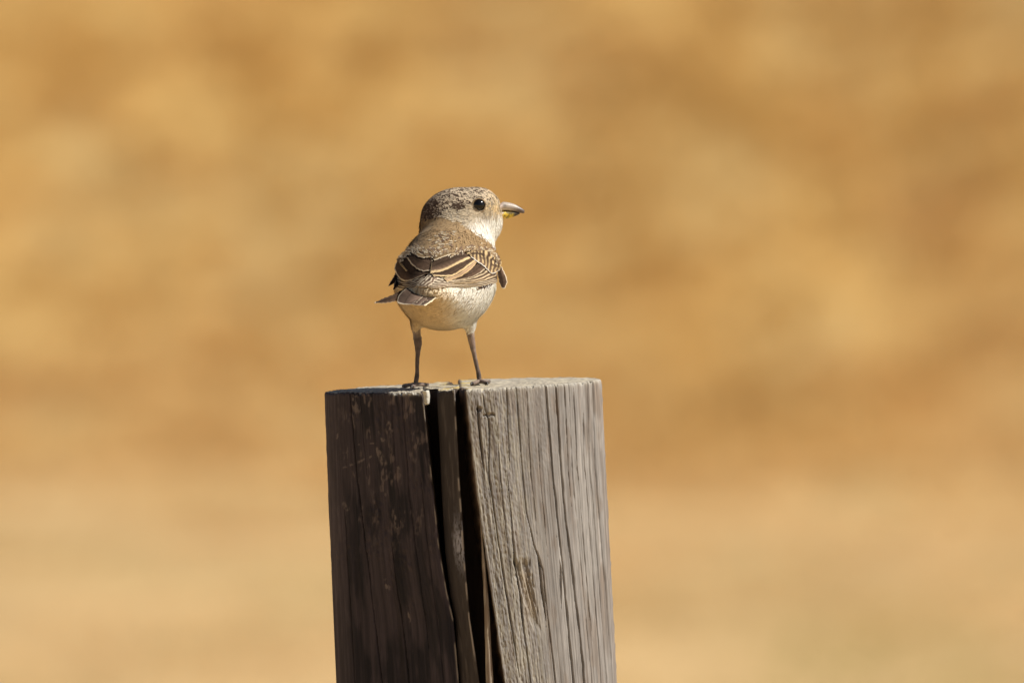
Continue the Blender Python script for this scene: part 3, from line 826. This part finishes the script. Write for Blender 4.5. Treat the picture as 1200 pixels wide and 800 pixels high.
vane(tail, [(585, 512), (555, 552), (500, 604), (438, 654)], [(632, 520), (595, 556), (528, 606), (456, 654)], 4.0, FG * 1.2, np.array([0.82, 0.68, 0.46]), 0.0, 2.6, 0.5, depth=TD)
# shaded-side wing
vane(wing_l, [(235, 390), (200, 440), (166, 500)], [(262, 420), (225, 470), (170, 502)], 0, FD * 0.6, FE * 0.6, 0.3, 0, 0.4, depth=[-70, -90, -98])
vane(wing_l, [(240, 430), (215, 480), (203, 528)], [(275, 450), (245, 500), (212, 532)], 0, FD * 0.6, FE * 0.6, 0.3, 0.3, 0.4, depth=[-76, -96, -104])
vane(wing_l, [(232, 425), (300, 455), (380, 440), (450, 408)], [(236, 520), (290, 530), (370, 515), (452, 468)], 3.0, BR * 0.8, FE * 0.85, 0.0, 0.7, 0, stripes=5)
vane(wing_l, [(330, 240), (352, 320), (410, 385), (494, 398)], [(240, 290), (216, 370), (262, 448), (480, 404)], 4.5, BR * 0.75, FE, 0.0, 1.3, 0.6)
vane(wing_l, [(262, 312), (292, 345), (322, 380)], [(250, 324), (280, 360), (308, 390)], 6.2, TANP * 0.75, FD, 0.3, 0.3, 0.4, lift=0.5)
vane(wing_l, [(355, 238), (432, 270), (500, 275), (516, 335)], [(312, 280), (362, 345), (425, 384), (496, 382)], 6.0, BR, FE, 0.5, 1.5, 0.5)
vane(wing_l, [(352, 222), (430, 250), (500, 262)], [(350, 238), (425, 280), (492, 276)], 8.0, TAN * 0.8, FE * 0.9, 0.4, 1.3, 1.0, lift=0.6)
# sunlit-side wing
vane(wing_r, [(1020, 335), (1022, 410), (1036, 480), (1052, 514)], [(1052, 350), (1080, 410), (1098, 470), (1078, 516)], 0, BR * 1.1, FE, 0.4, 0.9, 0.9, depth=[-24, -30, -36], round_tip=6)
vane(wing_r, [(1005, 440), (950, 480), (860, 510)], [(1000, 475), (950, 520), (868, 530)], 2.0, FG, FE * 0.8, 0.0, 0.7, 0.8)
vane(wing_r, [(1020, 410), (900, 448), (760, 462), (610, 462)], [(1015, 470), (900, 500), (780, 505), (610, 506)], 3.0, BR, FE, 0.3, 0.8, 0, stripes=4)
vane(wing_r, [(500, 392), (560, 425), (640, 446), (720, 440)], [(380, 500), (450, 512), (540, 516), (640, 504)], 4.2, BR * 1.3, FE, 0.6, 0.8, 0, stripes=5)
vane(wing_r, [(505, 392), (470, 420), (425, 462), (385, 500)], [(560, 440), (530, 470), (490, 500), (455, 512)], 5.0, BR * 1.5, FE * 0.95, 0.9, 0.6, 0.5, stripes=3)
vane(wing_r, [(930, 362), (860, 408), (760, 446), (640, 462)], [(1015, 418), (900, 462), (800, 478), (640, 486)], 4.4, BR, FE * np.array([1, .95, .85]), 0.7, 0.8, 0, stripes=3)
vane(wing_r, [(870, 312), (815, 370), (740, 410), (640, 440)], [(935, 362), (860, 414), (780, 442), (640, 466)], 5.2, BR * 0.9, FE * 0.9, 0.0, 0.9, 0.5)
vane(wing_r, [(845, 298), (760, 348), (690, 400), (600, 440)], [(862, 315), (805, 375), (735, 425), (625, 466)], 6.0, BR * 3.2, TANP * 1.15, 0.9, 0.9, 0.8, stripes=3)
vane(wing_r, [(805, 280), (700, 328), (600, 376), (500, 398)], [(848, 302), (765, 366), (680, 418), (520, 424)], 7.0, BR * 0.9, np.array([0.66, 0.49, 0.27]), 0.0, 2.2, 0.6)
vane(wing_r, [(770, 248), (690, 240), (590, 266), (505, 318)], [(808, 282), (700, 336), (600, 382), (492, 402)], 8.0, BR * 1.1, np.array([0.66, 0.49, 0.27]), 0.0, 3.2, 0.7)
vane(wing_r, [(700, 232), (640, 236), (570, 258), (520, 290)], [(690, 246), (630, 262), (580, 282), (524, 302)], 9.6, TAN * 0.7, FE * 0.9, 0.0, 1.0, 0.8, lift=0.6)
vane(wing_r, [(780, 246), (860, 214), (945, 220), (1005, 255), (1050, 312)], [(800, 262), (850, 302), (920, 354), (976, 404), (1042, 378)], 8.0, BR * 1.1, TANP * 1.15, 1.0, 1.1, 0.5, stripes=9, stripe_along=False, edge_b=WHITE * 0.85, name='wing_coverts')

# scapular and mantle fringes: thin pale and dark feather edges, too small to pick apart
def fringe(name, pts, dirs, L, W, cols, off, parent):
    n = len(pts); d = dirs / np.linalg.norm(dirs, axis=1, keepdims=True); sN = np.stack([-d[:, 1], d[:, 0]], 1)
    V = np.zeros((n, 7, 3)); C = np.zeros((n, 7, 3))
    for k, (u, w) in enumerate(((0, .5), (0, -.5), (.45, 1), (.45, -1), (.85, .7), (.85, -.7), (1.0, 0))):
        q = pts + d * (u * L)[:, None] + sN * (w * W)[:, None]
        V[:, k] = at(q[:, 0], q[:, 1], vfront(q[:, 0], q[:, 1]) - off - 0.7 * u)
        C[:, k] = cols[:, 0] if u < 0.6 else cols[:, 1]
    b0 = np.arange(n)[:, None] * 7
    ob = make_mesh(name, V, np.concatenate([b0 + np.array([[0, 1, 3, 2]]), b0 + np.array([[2, 3, 5, 4]])]), b0 + np.array([[4, 5, 6]]), C, M_PLUME, parent)
    ob['kind'] = 'stuff'
    return ob
rb = np.random.default_rng(5)
sc_pts = np.array([Z2(*p) for p in [(232, 305), (262, 268), (300, 238), (335, 216), (380, 206), (425, 210), (470, 226), (515, 242), (560, 244), (610, 244), (660, 238), (710, 224), (760, 212), (810, 202), (860, 198), (910, 200), (955, 214), (995, 240), (1025, 280), (1042, 330)]])
for side in (0, 1):
    n = 210
    t = rb.random(n) * 0.40 if side == 0 else 0.40 + 0.60 * rb.random(n)
    P = np.stack([np.interp(t, np.linspace(0, 1, 20), sc_pts[:, i]) for i in (0, 1)], 1)
    T = np.stack([np.interp(t + 0.02, np.linspace(0, 1, 20), sc_pts[:, i]) for i in (0, 1)], 1) - P
    T = T / (np.linalg.norm(T, axis=1, keepdims=True) + 1e-6) * (1 if side == 0 else -1)
    dy = rb.normal(0, 2.0, n); P[:, 1] += dy - 0.8
    D = T * 0.9 + np.stack([np.zeros(n), 0.45 + 0.2 * rb.random(n)], 1) + rb.normal(0, 0.15, (n, 2))
    tipc = np.where((rb.random(n) < 0.5)[:, None], np.array([0.80, 0.69, 0.50]), np.where((rb.random(n) < 0.5)[:, None], BR * 1.5, TAN))
    cols = np.stack([np.where((rb.random(n) < 0.5)[:, None], TAN * 0.9, BR * 2), tipc * (0.75 + 0.3 * rb.random((n, 1)))], 1)
    o_ = np.argsort(-P[:, 1])
    fringe('scapular_fringes', P, D, 3.6 + 3 * rb.random(n), 0.55 + 0.5 * rb.random(n), cols, 9.0 + 0.8 * rb.random(n), [wing_l, wing_r][side])
n = 75
P = np.stack([rb.normal(519, 6.5, n), rb.uniform(270, 296, n)], 1); P[:, 0] += (P[:, 1] - 283) * -0.15
D = np.stack([rb.normal(0.9, 0.3, n) * np.where(rb.random(n) < 0.5, 1, -1), rb.normal(0.15, 0.12, n)], 1)
wt = rb.random(n) < 0.62
cols = np.where(wt[:, None], np.array([0.74, 0.62, 0.44]), BR * 2.4)[:, None, :] * (0.7 + 0.3 * rb.random((n, 2, 1)))
fringe('mantle_fringes', P, D, 3.0 + 3 * rb.random(n), 0.45 + 0.25 * rb.random(n), cols, 1.9 + 0.6 * rb.random(n), bird)

# ---- tubes for legs and toes
def tube(name, P, R, cols, mat, parent, seg=12, flat=1.0, k=6):
    P = np.array(P, float); R = np.array(R, float)
    n = (len(P) - 1) * k + 1
    tt = np.linspace(0, len(P) - 1, n)
    def cr(A):
        A = A.reshape(len(A), -1); out = []
        for t in tt:
            i = min(int(t), len(A) - 2); f = t - i
            p0, p1, p2, p3 = A[max(i - 1, 0)], A[i], A[i + 1], A[min(i + 2, len(A) - 1)]
            out.append(0.5 * (2 * p1 + (p2 - p0) * f + (2 * p0 - 5 * p1 + 4 * p2 - p3) * f * f + (3 * p1 - p0 - 3 * p2 + p3) * f ** 3))
        return np.array(out)
    C = cr(P); rr = np.maximum(cr(R)[:, 0], 1e-5); cc = np.stack([np.interp(tt, np.arange(len(P)), np.array(cols)[:, i]) for i in range(3)], 1)
    T = np.gradient(C, axis=0); T /= np.linalg.norm(T, axis=1, keepdims=True)
    ref = np.array([0.0, 1.0, 0.0]) if abs(T.mean(0)[1]) < 0.8 else np.array([0, 0, 1.0])
    A = np.cross(T, ref); A /= np.linalg.norm(A, axis=1, keepdims=True); B = np.cross(T, A)
    an = np.linspace(0, 2 * np.pi, seg, endpoint=False)
    wob = 1 + 0.22 * (noise2(np.arange(n)[:, None] * 0.9, an[None, :] * 1.2, 600) - 0.5)
    V = C[:, None, :] + (A[:, None, :] * np.cos(an)[None, :, None] + flat * B[:, None, :] * np.sin(an)[None, :, None]) * (rr[:, None] * wob)[..., None]
    cv = np.repeat(cc[:, None, :], seg, 1) * (0.65 + 0.7 * noise2(np.arange(n)[:, None] * 0.9, an[None, :] * 0.6, 610))[..., None]
    verts = np.concatenate([V.reshape(-1, 3), C[:1], C[-1:]]); cols2 = np.concatenate([cv.reshape(-1, 3), cc[:1], cc[-1:]])
    j = np.arange(seg); j2 = (j + 1) % seg
    tris = np.concatenate([np.stack([np.full(seg, n * seg), j2, j], 1), np.stack([np.full(seg, n * seg + 1), (n - 1) * seg + j, (n - 1) * seg + j2], 1)])
    return make_mesh(name, verts, grid_quads(n, seg, True), tris, cols2, mat, parent)

LEG = np.array([0.120, 0.085, 0.066]); LEGL = np.array([0.27, 0.195, 0.15]); CLAW = np.array([0.03, 0.024, 0.022])
def toe_pt(x, v, h):
    X = (x - 545) * U
    return np.array([X, v * U, ztop(X) + h * U])
def leg(pts, rad, cols, foot, toes):
    g = tube('leg', [at(*p) for p in pts] + [toe_pt(foot[0], foot[1], 5.0)], [r * U for r in rad] + [3.0 * U], cols + [LEG], M_SKIN, bird)
    for tp in toes:
        P = [toe_pt(foot[0], foot[1], 4.5)] + [toe_pt(*q) for q in tp]
        n = len(P)
        t_ = tube('toe', P, np.array([2.6, 2.3, 2.5, 2.0][:n]) * U, [LEG, LEGL, LEG * 1.2, LEG][:n], M_SKIN, g, 10)
        a, b = P[-2], P[-1]; d = (b - a) / np.linalg.norm(b - a)
        tube('claw', [b - d * 0.5 * U, b + d * 3 * U + np.array([0, 0, 1.0 * U]), b + d * 6 * U - np.array([0, 0, 1.2 * U])], np.array([1.7, 1.2, 0.3]) * U, [CLAW] * 3, M_HORN, t_, 8)
leg([(487.5, 374, -54), (488.5, 390, -56), (489.6, 400, -58), (489.6, 411, -59), (488.9, 425, -60), (488.7, 438, -60)],
    [6.5, 4.4, 5.0, 3.0, 2.3, 2.5], [CREAM * 0.7, np.array([0.34, 0.27, 0.20]), LEG, LEG * 1.1, LEG, LEG], (487.5, -60),
    [[(485, -68, 3.6), (483.5, -78, 2.6)], [(494, -48, 4.0), (498, -34, 2.6), (501, -22, 2.2)], [(487, -42, 4.2), (486, -26, 2.8), (486, -12, 2.2)], [(480, -48, 3.8), (474, -36, 2.4)]])
leg([(551, 372, -44), (551.2, 386, -44), (552, 396, -45), (554.6, 410, -44), (557.6, 424, -43), (560.6, 437, -42)],
    [7.0, 4.5, 4.5, 2.9, 2.4, 2.6], [WHITE * 0.9, np.array([0.40, 0.30, 0.2]), LEGL, LEGL * 0.9, LEG * 1.4, LEG], (562, -42),
    [[(557, -52, 3.6), (553.5, -62, 2.6)], [(567, -50, 4.0), (570, -60, 2.6)], [(566, -30, 4.0), (570, -16, 2.6), (573, -4, 2.2)], [(561, -26, 4.0), (560, -12, 2.4)]])

# ---- bill, eye
VH = 4.0
def bill(name, secs, colf, w0):
    n, seg = 40, 20
    secs = np.array(secs, float); xs_ = np.linspace(secs[0, 0], secs[-1, 0], n)
    top = np.interp(xs_, secs[:, 0], secs[:, 1]); bot = np.interp(xs_, secs[:, 0], secs[:, 2]); wv = np.interp(xs_, secs[:, 0], secs[:, 3])
    for _ in range(3):
        for A in (top, bot, wv): A[1:-1] = (A[:-2] + 2 * A[1:-1] + A[2:]) / 4
    an = np.linspace(0, 2 * np.pi, seg, endpoint=False)
    x = xs_[:, None] + 0 * an; y = ((top + bot) / 2)[:, None] - ((bot - top) / 2)[:, None] * np.sin(an)
    v = VH + wv[:, None] * np.sign(np.cos(an)) * np.abs(np.cos(an)) ** 0.8
    V = at(x, y, v).reshape(-1, 3)
    C = colf(x, y).reshape(-1, 3)
    c2 = np.stack([at(xs_[0], (top[0] + bot[0]) / 2, VH), at(xs_[-1], (top[-1] + bot[-1]) / 2, VH)])
    j = np.arange(seg); j2 = (j + 1) % seg
    tris = np.concatenate([np.stack([np.full(seg, n * seg), j2, j], 1), np.stack([np.full(seg, n * seg + 1), (n - 1) * seg + j, (n - 1) * seg + j2], 1)])
    return make_mesh(name, np.concatenate([V, c2]), grid_quads(n, seg, True), tris, np.concatenate([C, C[:1], C[-1:]]), M_HORN, bird)
def col_up(x, y):
    c = mix(np.broadcast_to(np.array([0.48, 0.41, 0.34]), x.shape + (3,)).copy(), np.array([0.14, 0.105, 0.09]), smooth(601, 612, x + 0.4 * (y - 242)))
    c = mix(c, np.array([0.52, 0.36, 0.28]), (1 - smooth(583, 592, x)) * 0.8)
    c = mix(c, np.array([0.72, 0.66, 0.62]), np.exp(-((y - 245.2 + 0.1 * (x - 594)) / 1.6) ** 2) * (1 - smooth(594, 604, x)) * 0.8)
    return mix(c, np.array([0.05, 0.035, 0.03]), np.exp(-((x - 591.5) / 2.2) ** 2 - ((y - 240.6) / 1.3) ** 2) * 0.9)
def col_lo(x, y):
    f = fbm(x / 2.2, y / 2.2, 700, 3)
    c = mix(np.broadcast_to(np.array([0.74, 0.52, 0.05]), x.shape + (3,)).copy(), np.array([0.14, 0.10, 0.03]), smooth(0.52, 0.66, f))
    c = mix(c, np.array([0.50, 0.34, 0.27]), 1 - smooth(584, 592, x))
    return mix(c, np.array([0.07, 0.055, 0.045]), smooth(599, 604, x))
bill('upper_bill', [(576, 247, 249.5, 19), (580, 245.5, 249, 17), (584, 240.5, 248.2, 13), (589, 236.4, 247, 9), (596, 237.2, 246.8, 6.8), (603, 239.2, 247.6, 5), (608, 241.8, 249, 3.6), (612, 244.2, 250.2, 2.4), (614.6, 246.4, 249.6, 0.8)], col_up, 7)
bill('lower_bill', [(577, 248.5, 251, 18), (584, 247.5, 255.4, 12), (590, 246.5, 256.4, 8), (597, 246.8, 256, 5.6), (603, 247.5, 253.8, 4), (609, 248.8, 251, 1.5)], col_lo, 6)

def uv_sphere(name, c, rx, ry, rv, mat, parent, n=24):
    th = np.linspace(0.001, np.pi - 0.001, n); ph = np.linspace(0, 2 * np.pi, 2 * n, endpoint=False)
    x = c[0] + rx * np.sin(th)[:, None] * np.cos(ph); y = c[1] + ry * np.sin(th)[:, None] * np.sin(ph); v = c[2] + rv * np.cos(th)[:, None] + 0 * ph
    return make_mesh(name, at(x, y, v).reshape(-1, 3), grid_quads(n, 2 * n, True), mat=mat, parent=parent)
for side in (-1, 1):
    ve = float(vfront(561.4, 240.5, filled)); vc = ve + 1.5
    if side > 0: vc = 2 * VH - vc
    eye = uv_sphere('eye', (561.4, 240.5, vc), 7.4, 7.4, 7.0, M_EYE, bird)
    ph = np.linspace(0, 2 * np.pi, 33)[:-1]
    P = np.stack([at(561.4 + 8.0 * math.cos(a), 240.5 + 8.0 * math.sin(a), vc + side * 3.4) for a in np.append(ph, ph[0])])
    tube('eyelid', P, np.full(33, 0.9 * U), [np.array([0.58, 0.46, 0.31])] * 33, M_PLUME, eye, 8, k=1)

# ---- droppings smeared over the split
r = np.random.default_rng(3)
th = np.linspace(0, 1, 22); sd_ = np.linspace(-1, 1, 9)
cxs = 498.6 + 0.8 * th * 3 + 0.6 * np.sin(th * 5); wds = 2.5 * (1 - 0.35 * th) * np.sqrt(np.clip(1 - np.clip((th - .8) / .2, 0, 1) ** 2, 0, 1)) + 0.3
dx = cxs[:, None] + sd_ * wds[:, None]; dy = 457.5 + 15.5 * th[:, None] + 0 * dx
dv = -151.0 - 1.2 * np.sqrt(np.clip(1 - sd_ ** 2, 0, 1)) + 0 * dx + 4 * np.abs(sd_) + (noise2(dx, dy / 2, 44) - 0.5)
dc = np.array([0.74, 0.71, 0.62]) * (0.8 + 0.3 * noise2(dx / 2, dy / 3, 45))[..., None]
dr = make_mesh('dropping_streak', at(dx, dy, dv).reshape(-1, 3), grid_quads(22, 9), cols=dc, mat=M_PLUME, parent=post)
dr['label'] = 'chalky white streak running down the top of the crack'
md = dr.modifiers.new('thickness', 'SOLIDIFY'); md.thickness = 0.0006
